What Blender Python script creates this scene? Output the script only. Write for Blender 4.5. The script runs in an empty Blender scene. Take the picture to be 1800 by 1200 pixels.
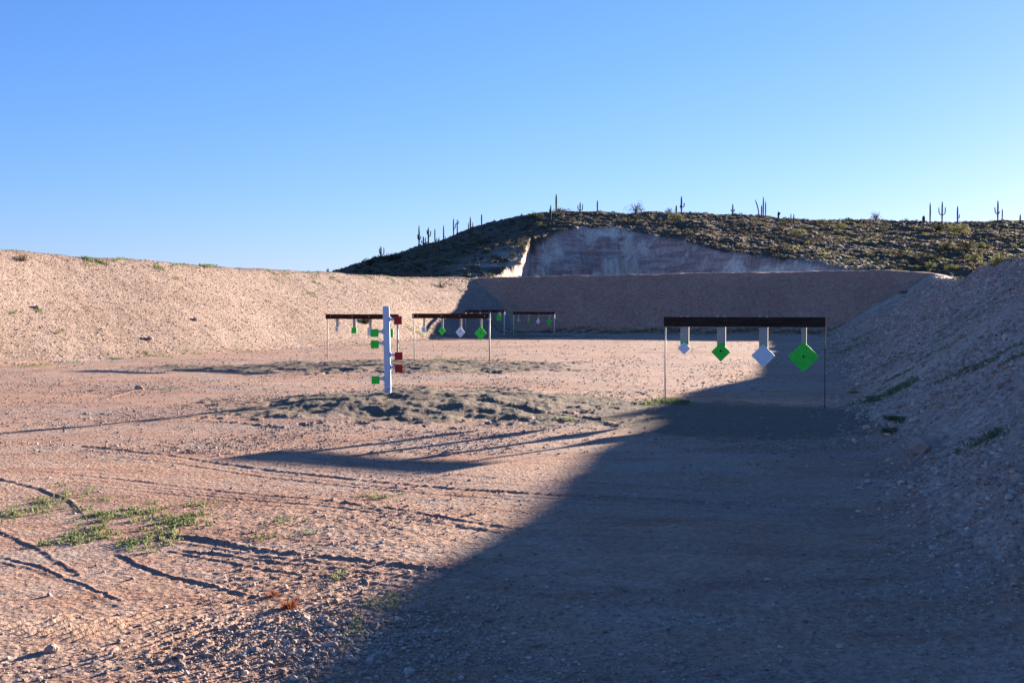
import bpy, math, random
import numpy as np
random.seed(7)
RNG = np.random.default_rng(11)
sc = bpy.context.scene
COL = sc.collection
F, CU, HV, HC = 1937.0, 900.0, 548.0, 1.46      # focal (px of 1800), centre column, horizon row, eye height
SUN_EL = math.radians(9.4)
SUN_XY = np.array([0.642, 0.767])

# ------------------------------------------------------------------ noise
def _hash(ix, iy, seed):
    h = (ix.astype(np.int64) * 374761393 + iy.astype(np.int64) * 668265263 + seed * 974634777) & 0xFFFFFFFF
    h = ((h ^ (h >> 13)) * 1274126177) & 0xFFFFFFFF
    h = (h ^ (h >> 16)) & 0xFFFFFFFF
    return h
def gnoise(x, y, seed=0):
    x = np.asarray(x, float); y = np.asarray(y, float)
    x0 = np.floor(x); y0 = np.floor(y); fx = x - x0; fy = y - y0
    ux = fx*fx*fx*(fx*(fx*6-15)+10); uy = fy*fy*fy*(fy*(fy*6-15)+10)
    def g(i, j):
        a = _hash(x0+i, y0+j, seed) * (2*math.pi/4294967296.0)
        return np.cos(a)*(fx-i) + np.sin(a)*(fy-j)
    n0 = g(0,0)*(1-ux)+g(1,0)*ux; n1 = g(0,1)*(1-ux)+g(1,1)*ux
    return (n0*(1-uy)+n1*uy)*1.5
def worley(x, y, seed=0):
    """distance to the nearest jittered point, 0 at the point"""
    x0 = np.floor(x); y0 = np.floor(y); best = np.full(np.shape(x), 9.0)
    for i in (-1,0,1):
        for j in (-1,0,1):
            h = _hash(x0+i, y0+j, seed); px = x0+i+(h & 0xFFFF)/65536.0; py = y0+j+((h >> 16) & 0xFFFF)/65536.0
            best = np.minimum(best, (x-px)**2+(y-py)**2)
    return np.sqrt(best)
def sstep(a, b, x):
    t = np.clip((x-a)/(b-a), 0, 1); return t*t*(3-2*t)
def smax(a, b, k): 
    h = np.clip(.5+.5*(a-b)/k, 0, 1); return b*(1-h)+a*h+k*h*(1-h)
def smin(a, b, k): return -smax(-a, -b, k)

def gpt(u, v):
    """flat-ground point seen at photo pixel u, v"""
    D = F*HC/(v-HV); return ((u-CU)/F*D, D)

# ------------------------------------------------------------------ terrain shape (metres, plan x right, y ahead)
def line_d(x, y, p, q):          # signed distance, positive on the left of p->q
    dx, dy = q[0]-p[0], q[1]-p[1]; L = math.hypot(dx, dy)
    return (-(dy)*(x-p[0]) + dx*(y-p[1]))/L
def berm_dist(x, y):
    wl = .35*gnoise(x*.12, y*.12, 3)
    dl = line_d(x, y, (-13.6, 29.2), (-2.3, 64.0)) + wl
    dl = dl - 1.1*sstep(52, 66, y)*sstep(3.6, .4, dl)
    db = -line_d(x, y, (23.0, 68.0), (-3.0, 76.0)) * -1
    db = line_d(x, y, (-3.0, 76.0), (23.0, 68.0)) + .3*gnoise(x*.2, y*.2, 4)
    yy = np.clip(y, 0, 1e9)
    dr = -line_d(x, y, (3.2, 8.8), (9.2, 30.7)) + .35*gnoise(x*.25, y*.25, 5) - 2.2*sstep(6.0, -2.0, y)
    return dl, db, dr
def crest_heights(x, y):
    hl = np.interp(y, [0, 30, 36, 50, 60, 72, 82], [2.95, 3.40, 3.58, 3.5, 3.62, 3.68, 4.05])
    hb = np.interp(x, [-4, 6, 25], [4.0, 4.15, 4.3])
    hr = np.interp(y, [-5, 8, 17, 21, 25, 28, 32, 36, 41, 50, 60, 70], [2.2, 2.45, 2.55, 2.58, 2.70, 2.82, 2.78, 2.72, 2.66, 2.95, 3.3, 3.8])
    return hl, hb, hr
R_U = [-2000, 0, 300, 450, 540, 577, 610, 640, 670, 720, 780, 830, 860, 900, 940, 980, 1040, 1100, 1190, 1290, 1340, 1400, 1500, 1620, 1800, 3000]
R_V = [530, 520, 505, 495, 484, 481, 482, 467, 452, 440, 419, 400, 390, 379, 372, 369, 369, 371, 371, 376, 381, 383, 386, 388, 386, 410]
R_X = [(u-CU)/F*300 for u in R_U]; R_Z = [HC+(HV-v)/F*300*1.0 for v in R_V]
CUT_X = [-9, -3, 1.5, 3.8, 10, 16, 24.6, 31, 36, 42, 47, 55, 80]
CUT_Y = [140, 160, 172, 213, 221, 226, 224, 207, 193, 181, 170, 155, 130]
def hill_parts(x, y):
    R = np.interp(x, R_X, R_Z)
    R = R + (.5*gnoise(x*.05, y*.05, 21)+.3*gnoise(x*.15, y*.15, 22)) * sstep(3, 14, R)
    t = (y-118)/182.0
    p = smin(np.clip(t, 0, 9), 1.0-(t-1)*.35, .1)
    p = np.clip(p, .25*sstep(.9, 3, t), 1.2)
    base = R*p + (.35*gnoise(x*.09, y*.045, 23)+.2*gnoise(x*.25, y*.2, 24))*sstep(120, 160, y)
    d = (y-np.interp(x, CUT_X, CUT_Y)) + 4.5*gnoise(x*.12, y*.03, 25) + 2.0*gnoise(x*.4, y*.1, 26) + .5*gnoise(x*1.1, y*.3, 27)
    cut = 3.2 + np.clip(d, 0, 1e9)*1.15
    cut = cut + .45*np.sin(cut*1.3+1.2*gnoise(x*.08, y*.08, 28))*sstep(3.2, 6, cut)
    cut = np.where((x > -9) & (x < 80), cut, 1e3)
    return base, cut, d
SAND = [  # centre px, half sizes in metres (x, y), height, roughness
    (gpt(1308, 736), 2.25, 2.7, .04, .22),
    (gpt(790, 712), 3.25, 3.3, .14, 1.25),
    (gpt(745, 644), 4.3, 3.9, .09, 1.2),
    (gpt(465, 646), 3.0, 1.6, .05, .8),
    (gpt(895, 593), 5.2, 2.4, .14, 1.5),
]
def sand_mask(x, y):
    m = np.zeros(np.shape(x)); idx = np.zeros(np.shape(x), int)-1
    wob = .28*gnoise(x*.7, y*.5, 31)+.16*gnoise(x*2.2, y*1.7, 32)+.06*gnoise(x*9, y*7, 33)
    for k, (c, a, b, h, r) in enumerate(SAND):
        q = np.sqrt(((x-c[0])/a)**2+((y-c[1])/b)**2) + wob*1.3*(.35 if k == 0 else 1)
        mk = sstep(1.15, .82, q+.22*gnoise(x*5, y*4, 34+k))
        idx = np.where(mk > np.maximum(m, .4), k, idx); m = np.maximum(m, mk)
    return m, idx
RUTS = [  # photo px polylines, ridge height (m), ridge width (m)
    ([(150,787),(300,802),(450,822),(640,843),(800,858),(950,868),(1150,880),(1330,892),(1500,905)], 0.0105, 0.028),
    ([(60,829),(250,845),(400,862),(560,876),(700,893),(860,922),(1000,940),(1250,955),(1560,985)], 0.0063, 0.026),
    ([(300,935),(370,943),(450,960),(560,975),(700,993),(800,1007),(900,1022),(1100,1040),(1300,1060)], 0.0136, 0.026),
    ([(205,968),(240,985),(280,1003),(350,1022),(440,1048)], 0.0071, 0.016),
    ([(0,845),(60,858),(120,878),(150,900)], 0.0076, 0.021),
    ([(0,975),(60,990),(110,1015),(160,1035),(200,1052)], 0.0076, 0.015),
    ([(0,925),(50,950),(100,985),(130,1005)], 0.0063, 0.019),
    ([(300,962),(400,982),(470,1000),(600,1017),(700,1032)], 0.0055, 0.015),
    ([(350,742),(420,746),(500,755)], 0.0136, 0.052),
    ([(420,732),(560,745),(690,757),(800,765),(900,768)], 0.0105, 0.037),
    ([(0,757),(150,748),(330,741),(420,738)], 0.0042, 0.031),
    ([(180,700),(240,684),(330,675),(420,668)], 0.0136, 0.052),
    ([(0,705),(120,690),(300,672),(480,664)], 0.0105, 0.052),
    ([(1180,612),(1100,625),(1000,640),(930,648)], 0.0108, 0.104),
    ([(930,660),(1050,652),(1160,632)], 0.0105, 0.104),
    ([(600,880),(660,893),(760,905),(880,918)], 0.0042, 0.020),
    ([(1060,745),(1085,752),(1120,742),(1150,722)], 0.0163, 0.063),
    ([(860,715),(900,728),(1000,738),(1060,742)], 0.0190, 0.083),
    ([(700,678),(800,680),(915,684)], 0.0190, 0.093),
]
for _k, _offs in ((0, (7, 15, -9, -18)), (1, (6, 13, 21)), (2, (10, 24)), (5, (10,)), (9, (8, 14)), (12, (8, -7, 15))):
    for _q, _dv in enumerate(_offs):
        _pl, _h, _w = RUTS[_k]
        RUTS.append(([(u+25*_q, v+_dv+1.5*math.sin(u*.01+_dv)) for u, v in _pl], .0045+.0015*(_q % 2), .022))
RUTW = [([gpt(*p) for p in pl], h, w) for pl, h, w in RUTS]
def rut_height(x, y):
    z = np.zeros(np.shape(x)); red = np.zeros(np.shape(x))
    sel0 = (y > 2.5) & (y < 45) & (np.abs(x) < 12)
    ii = np.nonzero(sel0)[0]
    if len(ii) == 0: return z, red
    X = x[ii]; Y = y[ii]
    X = X+.03*gnoise(X*.6, Y*.6, 41)+.012*gnoise(X*6, Y*6, 42); Y = Y+.03*gnoise(X*.6+9, Y*.6, 43)+.012*gnoise(X*7, Y*7+4, 44)
    for k, (pl, h, w) in enumerate(RUTW):
        lo = np.min(np.array(pl), 0)-.4; hi = np.max(np.array(pl), 0)+.4
        s = np.nonzero((X > lo[0]) & (X < hi[0]) & (Y > lo[1]) & (Y < hi[1]))[0]
        if len(s) == 0: continue
        best = np.full(len(s), 9.0); sgn = np.zeros(len(s))
        for a, b in zip(pl[:-1], pl[1:]):
            dx, dy = b[0]-a[0], b[1]-a[1]; L2 = dx*dx+dy*dy
            t = np.clip(((X[s]-a[0])*dx+(Y[s]-a[1])*dy)/L2, 0, 1)
            ex = X[s]-a[0]-t*dx; ey = Y[s]-a[1]-t*dy; d = np.hypot(ex, ey)
            m = d < best; best = np.where(m, d, best); sgn = np.where(m, np.sign(ey), sgn)
        amp = h*(.85+.55*gnoise(X[s]*.8, Y[s]*.8, 50+k)+.35*gnoise(X[s]*7, Y[s]*7, 70+k)+.7*gnoise(X[s]*24, Y[s]*24, 90+k))
        amp = np.clip(amp, 0, 1.4*h)
        zz = amp*np.exp(-(best/w)**2) - .3*amp*np.exp(-((best-2.0*w)/(1.3*w))**2)*(sgn < 0)
        z[ii[s]] += zz
        red[ii[s]] = np.maximum(red[ii[s]], np.exp(-(best/(2.2*w))**2))
    return z, red

def macro(x, y):
    """berms and hill, without small relief.  returns z, class, floor distance"""
    dl, db, dr = berm_dist(x, y); hl, hb, hr = crest_heights(x, y)
    d = smax(smax(dl, db, 1.6), dr, .8)
    wl = 1/(1+np.exp(-np.clip((dl-np.maximum(db, dr))*.9, -30, 30))); wr = 1/(1+np.exp(-np.clip((dr-np.maximum(db, dl))*.9, -30, 30)))
    wb = np.clip(1-wl-wr, 0, 1); s = wl+wr+wb
    H = (wl*hl+wr*hr+wb*hb)/s + .06*gnoise(x*.35, y*.35, 6) + .03*gnoise(x*1.3, y*1.3, 7)
    slope = np.where(wr > .5, .72-.14*sstep(28, 38, y), .60)
    up = np.where(d > -1, np.logaddexp(0, d/.15)*.15, 0)*slope
    dtop = H/slope+1.4-1.0*wr
    down = H-(d-dtop)*.5
    z = smin(up, smin(H, down, .3), .22)
    z = np.where(d > dtop+2, np.maximum(down, 0), z)
    z = np.where(d < -1.5, 0, z)
    base, cut, dc = hill_parts(x, y)
    hill = np.minimum(base, cut)
    hill = np.where(y > 112, hill*sstep(112, 125, y), 0)
    cls = np.where(d > .15, np.where((dl >= db) & (dl >= dr), 1, np.where(dr >= db, 3, 2)), 0)
    z = np.where(y > 110, np.maximum(z*sstep(125, 110, y), hill), z)
    cls = np.where(y > 104, 4, cls)
    cutm = sstep(-1.5, 1.0, base-cut)*(y > 120)*(1-sstep(-1, 1, (z*0+np.minimum(base, cut))-(12.8+1.05*(x-4))+.9*gnoise(x*.5, y*.5, 29))*sstep(11.5, 9.5, x))
    return z, cls, d, cutm

def spacing(r):
    return np.clip(np.maximum(r*r/2828*1.25, r*.0009), .004, np.where(r < 90, .14, 1.2))
def height(x, y, detail=True):
    z, cls, d, cutm = macro(x, y)
    r = np.hypot(x, y); sp = spacing(r)
    sm, sidx = sand_mask(x, y)
    flat = sstep(.6, -.2, d)
    z = z + flat*(.030*gnoise(x*.22, y*.22, 11) + .007*gnoise(x*.8, y*.8, 12))
    for k, (c, a, b, h, rr) in enumerate(SAND):
        q = ((x-c[0])/a)**2+((y-c[1])/b)**2
        z = z + h*np.exp(-q*1.5)*flat
    rough = np.where(sidx >= 0, np.array([s[4] for s in SAND]+[0])[sidx], 0)*sm
    z = z + rough*flat*.72*(.055*gnoise(x*.75, y*.75, 18)+.030*gnoise(x*1.4, y*1.4, 13)+.024*gnoise(x*3.1, y*3.1, 14)+.020*np.abs(gnoise(x*6.5, y*6.5, 15))-.024*np.clip(1-2.1*worley(x*2.0, y*2.0, 16), 0, 1)**.7-.018*np.clip(1-2.1*worley(x*3.6, y*3.6, 17), 0, 1)**.7)
    rz, red = rut_height(x, y); z = z+rz*flat
    if detail:
        # loose gravel relief; each octave fades out where the mesh could not carry it
        gz = np.zeros(np.shape(x)); near = (r < 130)
        X = x[near]; Y = y[near]; S = sp[near]; acc = np.zeros(len(X))
        bm = sstep(-.2, .6, d[near]); s_ = sm[near]
        patch = .45+.75*np.clip(gnoise(X*.45, Y*.45, 60)+.35*gnoise(X*1.6, Y*1.6, 61)+.15, -.4, 1)
        patch = patch*(1-bm)+1.6*bm
        for wl, amp, sd in ((.9, .0035, 81), (.4, .0028, 82), (.2, .0020, 83), (.1, .0020, 84), (.05, .0024, 85), (.026, .0020, 86)):
            fade = sstep(1.6, 3.2, wl/S)
            k = fade > 0
            if not k.any(): continue
            n = gnoise(X[k]/wl, Y[k]/wl, sd)
            big = wl > .3
            a = amp*(1.0+3.2*bm[k]+1.2*sstep(12, 30, r[near][k]))*(1-.75*s_[k])*(1 if big else patch[k])
            acc[k] += fade[k]*a*n
        for wl, amp, sd in ((.16, .0035, 91), (.07, .0045, 92), (.035, .004, 93)):   # pebbles
            fade = sstep(1.5, 3.0, wl/S); k = (fade > 0) & (r[near] < 80)
            if not k.any(): continue
            w = worley(X[k]/wl, Y[k]/wl, sd)
            acc[k] += fade[k]*amp*(1.0+3.2*bm[k])*(1-.8*s_[k])*np.clip(patch[k], 0, 2)*np.clip(1-w*2.1, 0, 1)**.7
        for (cu, cv, ax, ay) in ((205, 1096, .62, .26), (335, 1132, .48, .2), (90, 1100, .4, .2), (420, 1095, .3, .2)):   # tread prints of a tracked machine
            cx, cy = gpt(cu, cv); k = (np.abs(X-cx) < 1.0) & (np.abs(Y-cy) < .6)
            m = sstep(1.0, .6, np.sqrt(((X[k]-cx)/ax)**2+((Y[k]-cy)/ay)**2)+.35*gnoise(X[k]*5, Y[k]*5, 97))
            ph = (X[k]*.915-Y[k]*.404)/.060*6.283+1.2*gnoise(X[k]*3, Y[k]*3, 98)
            acc[k] += m*.0085*np.maximum(np.sin(ph), -.3)*(.6+.8*gnoise(X[k]*8, Y[k]*8, 99))
        gz[near] = acc
        z = z+gz
        hm = y > 112
        X = x[hm]; Y = y[hm]
        z[hm] += .35*gnoise(X*.6, Y*.35, 95)*.6+.25*np.abs(gnoise(X*1.4, Y*.8, 96))
    return z, cls, d, sm, sidx, red, cutm

# ------------------------------------------------------------------ helpers
def np_mesh(name, verts, faces, mat, attrs=None, smooth=True):
    me = bpy.data.meshes.new(name); nv = len(verts); k = faces.shape[1]; nf = len(faces)
    me.vertices.add(nv); me.vertices.foreach_set('co', np.ascontiguousarray(verts, np.float32).ravel())
    me.loops.add(nf*k); me.loops.foreach_set('vertex_index', np.ascontiguousarray(faces, np.int32).ravel())
    me.polygons.add(nf); me.polygons.foreach_set('loop_start', np.arange(0, nf*k, k, dtype=np.int32))
    me.polygons.foreach_set('use_smooth', np.full(nf, smooth, bool))
    me.update(calc_edges=True)
    for n, a in (attrs or {}).items():
        at = me.attributes.new(n, 'FLOAT', 'POINT'); at.data.foreach_set('value', np.ascontiguousarray(a, np.float32))
    if mat: me.materials.append(mat)
    return me
def link(name, me, parent=None, loc=None, rot=None):
    o = bpy.data.objects.new(name, me); COL.objects.link(o)
    if parent: o.parent = parent
    if loc is not None: o.location = loc
    if rot is not None: o.rotation_euler = rot
    return o
def tag(o, label, cat, group=None, kind=None):
    o['label'] = label
    if cat: o['category'] = cat
    if group: o['group'] = group
    if kind: o['kind'] = kind
    return o
def empty(name, loc, rot=(0,0,0)):
    o = bpy.data.objects.new(name, None); COL.objects.link(o); o.location = loc; o.rotation_euler = rot; o.empty_display_size = .1
    return o

# ------------------------------------------------------------------ materials
def new_mat(name):
    m = bpy.data.materials.new(name); m.use_nodes = True; nt = m.node_tree; nt.nodes.clear()
    out = nt.nodes.new('ShaderNodeOutputMaterial'); b = nt.nodes.new('ShaderNodeBsdfPrincipled')
    nt.links.new(b.outputs[0], out.inputs[0]); b.inputs['Roughness'].default_value = .9
    b.inputs['Specular IOR Level'].default_value = .15
    return m, nt, b
def N(nt, t, **kw):
    n = nt.nodes.new(t)
    for k, v in kw.items():
        if k.startswith('i_'): n.inputs[k[2:].replace('_', ' ')].default_value = v
        else: setattr(n, k, v)
    return n
def coords(nt, scale=(1,1,1), rot=(0,0,0)):
    tc = N(nt, 'ShaderNodeTexCoord'); mp = N(nt, 'ShaderNodeMapping'); nt.links.new(tc.outputs['Object'], mp.inputs[0])
    mp.inputs['Scale'].default_value = scale; mp.inputs['Rotation'].default_value = rot
    return mp.outputs[0]
def noise(nt, vec, scale, detail=4, rough=.6):
    n = N(nt, 'ShaderNodeTexNoise'); n.inputs['Scale'].default_value = scale; n.inputs['Detail'].default_value = detail
    n.inputs['Roughness'].default_value = rough; nt.links.new(vec, n.inputs['Vector']); return n.outputs['Fac']
def ramp(nt, fac, stops):
    r = N(nt, 'ShaderNodeValToRGB'); el = r.color_ramp.elements
    while len(el) < len(stops): el.new(.5)
    for e, (p, c) in zip(el, stops):
        e.position = p; e.color = (*c, 1) if len(c) == 3 else c
    nt.links.new(fac, r.inputs[0]); return r.outputs[0]
def mix(nt, fac, a, b, mode='MIX'):
    m = N(nt, 'ShaderNodeMix', data_type='RGBA', blend_type=mode)
    for s, v in ((0, fac), (6, a), (7, b)):
        if isinstance(v, (int, float)): m.inputs[s].default_value = v
        elif isinstance(v, tuple): m.inputs[s].default_value = (*v, 1)
        else: nt.links.new(v, m.inputs[s])
    return m.outputs[2]
def attr(nt, name):
    a = N(nt, 'ShaderNodeAttribute', attribute_name=name); return a.outputs['Fac']
def math_(nt, op, a, b=None, c=None):
    m = N(nt, 'ShaderNodeMath', operation=op)
    for i, v in enumerate((a, b, c)):
        if v is None: continue
        if isinstance(v, (int, float)): m.inputs[i].default_value = v
        else: nt.links.new(v, m.inputs[i])
    return m.outputs[0]
def bump(nt, bsdf, h, dist, strength=1.0, prev=None):
    b = N(nt, 'ShaderNodeBump'); b.inputs['Distance'].default_value = dist; b.inputs['Strength'].default_value = strength
    nt.links.new(h, b.inputs['Height'])
    if prev is not None: nt.links.new(prev, b.inputs['Normal'])
    if bsdf is not None: nt.links.new(b.outputs[0], bsdf.inputs['Normal'])
    return b.outputs[0]

def earth_material(name, c_dark, c_mid, c_light, berm=False):
    m, nt, b = new_mat(name)
    v = coords(nt)
    big = noise(nt, v, .25, 5, .6); med = noise(nt, v, 2.2, 6, .65); fin = noise(nt, v, 28, 5, .7)
    vs = coords(nt, (.18, 1, 1), (0, 0, math.radians(10))); streak = noise(nt, vs, .9, 6, .65)
    base = ramp(nt, med, [(.28, c_dark), (.5, c_mid), (.72, c_light)])
    base = mix(nt, ramp(nt, big, [(.40, (0,0,0)), (.62, (1,1,1))]), mix(nt, .4, base, c_dark), mix(nt, .5, base, c_light))
    if not berm:
        base = mix(nt, ramp(nt, streak, [(.5, (0,0,0)), (.72, (.65,.65,.65))]), base, (.270, .130, .092))
        base = mix(nt, ramp(nt, noise(nt, v, .55, 5, .7), [(.50, (0,0,0)), (.68, (.75,.75,.75))]), base, (.30, .262, .235))
    if not berm:
        vw = coords(nt, (.35, 1, 1), (0, 0, math.radians(8)))
        base = mix(nt, ramp(nt, noise(nt, vw, 1.6, 6, .72), [(.52, (0,0,0)), (.66, (.7,.7,.7))]), base, (.255, .125, .088))
        base = mix(nt, ramp(nt, noise(nt, vw, .42, 6, .7), [(.48, (0,0,0)), (.62, (.6,.6,.6))]), base, (.33, .262, .232))
    # grains: single stones lighter and darker than the dirt
    vo = N(nt, 'ShaderNodeTexVoronoi', feature='F1'); vo.inputs['Scale'].default_value = 16 if berm else 34; nt.links.new(v, vo.inputs['Vector'])
    grain = ramp(nt, vo.outputs['Color'], [(.0, (.62,.60,.60)), (.5, (.98,.96,.95)), (1, (1.32,1.30,1.30))])
    base = mix(nt, .75, base, mix(nt, 1.0, base, grain, 'MULTIPLY'))
    vo2 = N(nt, 'ShaderNodeTexVoronoi', feature='F1'); vo2.inputs['Scale'].default_value = 6 if berm else 90; nt.links.new(v, vo2.inputs['Vector'])
    grain2 = ramp(nt, vo2.outputs['Color'], [(.0, (.78,.78,.78)), (.6, (1.0,1.0,1.0)), (1, (1.2,1.2,1.2))])
    base = mix(nt, .7, base, mix(nt, 1.0, base, grain2, 'MULTIPLY'))
    if not berm:
        red = attr(nt, 'red'); base = mix(nt, math_(nt, 'MULTIPLY', red, .25), base, (.26, .125, .09))
        sn = noise(nt, v, 7, 6, .7)
        sandc = ramp(nt, sn, [(.3, (.118, .088, .064)), (.7, (.182, .144, .106))])
        base = mix(nt, attr(nt, 'sand'), base, sandc)
    gr = attr(nt, 'green')
    gn = noise(nt, v, 9, 5, .75)
    base = mix(nt, math_(nt, 'MULTIPLY', gr, ramp(nt, gn, [(.45, (0,0,0)), (.6, (1,1,1))])), base, (.085, .105, .04))
    nt.links.new(base, b.inputs['Base Color'])
    n1 = bump(nt, None, fin, .02 if not berm else .035, .8)
    n2 = bump(nt, None, vo.outputs['Distance'], .03 if berm else .014, -.8 if False else .6, n1)
    n3 = bump(nt, b, noise(nt, v, 9, 6, .7), .05 if not berm else .085, .6, n2)
    return m
M_back = earth_material('bounce_tinted_packed_bank', (.42,.19,.125), (.51,.245,.165), (.57,.30,.205), True)  # redder dirt colour stands in for warm bounce light on the shaded bank
M_right = earth_material('pale_rubble_bank', (.36,.26,.205), (.45,.34,.275), (.52,.42,.35), True)
M_ground = earth_material('reddish_dirt', (.30,.168,.112), (.385,.238,.165), (.45,.305,.225))
M_berm = earth_material('crushed_rock_bank', (.215,.150,.117), (.275,.200,.161), (.33,.250,.205), True)

def hill_material():
    m, nt, b = new_mat('desert_hillside'); v = coords(nt)
    n1 = noise(nt, v, .12, 6, .65); n2 = noise(nt, v, 1.1, 6, .7)
    soil = ramp(nt, n2, [(.3, (.05,.036,.022)), (.5, (.11,.078,.048)), (.7, (.17,.12,.075))])
    soil = mix(nt, ramp(nt, n1, [(.42, (0,0,0)), (.62, (1,1,1))]), soil, (.07,.055,.032))
    # banded rock of the quarry face
    vb = coords(nt, (.03, .03, .42)); bn = noise(nt, vb, 1.0, 6, .65)
    vn = coords(nt, (.5, .5, .8)); bn2 = noise(nt, vn, .22, 6, .6)
    rock = ramp(nt, bn, [(.3, (.36,.32,.31)), (.43, (.17,.115,.115)), (.5, (.30,.25,.24)), (.58, (.16,.11,.115)), (.66, (.22,.165,.16)), (.78, (.40,.38,.37))])
    rock = mix(nt, ramp(nt, bn2, [(.5, (0,0,0)), (.6, (.8,.8,.8))]), rock, (.40,.42,.38))
    rock = mix(nt, .2, rock, (.30, .26, .245))
    rock = mix(nt, 1.0, rock, (2.2,1.80,1.58), 'MULTIPLY')
    rock = mix(nt, .65, rock, mix(nt, 1.0, rock, ramp(nt, noise(nt, v, 1.5, 6, .7), [(.3, (.45,.42,.42)), (.7, (1.35,1.35,1.35))]), 'MULTIPLY'))
    col = mix(nt, attr(nt, 'cut'), soil, rock)
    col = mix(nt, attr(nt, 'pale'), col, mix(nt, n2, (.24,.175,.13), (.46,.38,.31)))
    nt.links.new(col, b.inputs['Base Color'])
    bump(nt, b, n2, .5, .8)
    return m
M_hill = hill_material()

def paint(name, col, rough=.5, spec=.4, var=.12, scale=12, metal=0):
    m, nt, b = new_mat(name); v = coords(nt); n = noise(nt, v, scale, 6, .65)
    lo = tuple(c*(1-var*2) for c in col); hi = tuple(min(1, c*(1+var)) for c in col)
    nt.links.new(ramp(nt, n, [(.25, lo), (.5, col), (.8, hi)]), b.inputs['Base Color'])
    b.inputs['Roughness'].default_value = rough; b.inputs['Specular IOR Level'].default_value = spec; b.inputs['Metallic'].default_value = metal
    if 'sprayed' in name:
        base = b.inputs['Base Color'].links[0].from_socket
        chip = ramp(nt, noise(nt, v, 34, 3, .6), [(.66, (0,0,0)), (.70, (1,1,1))])
        nt.links.new(mix(nt, math_(nt, 'MULTIPLY', chip, .7), base, (.13, .12, .115)), b.inputs['Base Color'])
    bump(nt, b, n, .002, .4)
    return m
M_green = paint('green_sprayed_steel', (.03, .66, .05), .5, .3, .12, 9)
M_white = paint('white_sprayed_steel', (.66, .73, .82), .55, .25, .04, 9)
M_red = paint('dark_red_sprayed_steel', (.42, .018, .016), .5, .3, .15, 9)
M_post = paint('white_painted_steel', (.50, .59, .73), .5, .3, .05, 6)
M_pole = paint('galvanised_pole', (.55, .50, .43), .55, .4, .15, 20)
M_rust = paint('rusted_thin_pole', (.07, .05, .045), .8, .1, .2, 20)
M_strap = paint('weathered_strap', (.42, .39, .35), .85, .15, .18, 25)
M_bolt = paint('zinc_bolt', (.75, .74, .72), .3, .6, .05, 30, .6)
M_mark = paint('dark_bolt', (.035, .015, .012), .6, .2, .1, 30)
def wood_mat(name, a, c):
    m, nt, b = new_mat(name); v = coords(nt, (1.2, 14, 14)); n = noise(nt, v, 2.5, 6, .65)
    nt.links.new(ramp(nt, n, [(.3, a), (.7, c)]), b.inputs['Base Color']); b.inputs['Roughness'].default_value = 1; b.inputs['Specular IOR Level'].default_value = .0
    bump(nt, b, n, .004, .6); return m
M_wood = wood_mat('dark_stained_wood', (.030,.013,.009), (.075,.033,.022))
M_wood2 = wood_mat('blackened_wood', (.022,.014,.012), (.062,.042,.035))
def leaf_mat(name, a, c, sc_=3):
    m, nt, b = new_mat(name); v = coords(nt); n = noise(nt, v, sc_, 4, .6)
    nt.links.new(ramp(nt, n, [(.3, a), (.7, c)]), b.inputs['Base Color']); b.inputs['Roughness'].default_value = .8
    out = [x for x in nt.nodes if x.type == 'OUTPUT_MATERIAL'][0]
    tr = N(nt, 'ShaderNodeBsdfTranslucent'); nt.links.new(ramp(nt, n, [(.3, tuple(q*1.3 for q in a)), (.7, tuple(q*1.3 for q in c))]), tr.inputs[0])
    ms = N(nt, 'ShaderNodeMixShader'); ms.inputs[0].default_value = .3
    nt.links.new(b.outputs[0], ms.inputs[1]); nt.links.new(tr.outputs[0], ms.inputs[2]); nt.links.new(ms.outputs[0], out.inputs[0])
    return m
M_grass = leaf_mat('green_weeds', (.12,.155,.06), (.23,.26,.12), 5)
M_grass2 = leaf_mat('muted_weeds', (.13,.155,.085), (.21,.235,.13), 5)
M_dry = leaf_mat('dry_russet_weed', (.24,.085,.05), (.34,.15,.09), 5)
M_leafA = leaf_mat('dark_olive_foliage', (.036,.038,.022), (.075,.072,.04), 1)
M_leafB = leaf_mat('yellow_green_foliage', (.11,.115,.045), (.20,.20,.09), 1)
M_leafC = leaf_mat('grey_brown_foliage', (.07,.052,.036), (.115,.088,.058), 1)
M_bark = paint('grey_brown_bark', (.10,.08,.06), .9, .1, .2, 8)
M_cactus = paint('saguaro_skin', (.055,.065,.035), .8, .2, .2, 2)
M_cactus2 = paint('greyed_saguaro_skin', (.085,.075,.05), .85, .15, .2, 2)
def stone_mat(name, a, c):
    m, nt, b = new_mat(name)
    g = N(nt, 'ShaderNodeNewGeometry'); nt.links.new(ramp(nt, g.outputs['Random Per Island'], [(0, a), (.75, tuple((p+q)/2 for p, q in zip(a, c))), (1, c)]), b.inputs['Base Color'])
    bump(nt, b, noise(nt, coords(nt), 60, 4, .7), .006, .6); return m
M_stone = stone_mat('pink_and_grey_stones', (.21,.14,.11), (.50,.41,.355))
M_stone2 = stone_mat('grey_pink_rubble', (.26,.18,.145), (.58,.48,.41))

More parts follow.
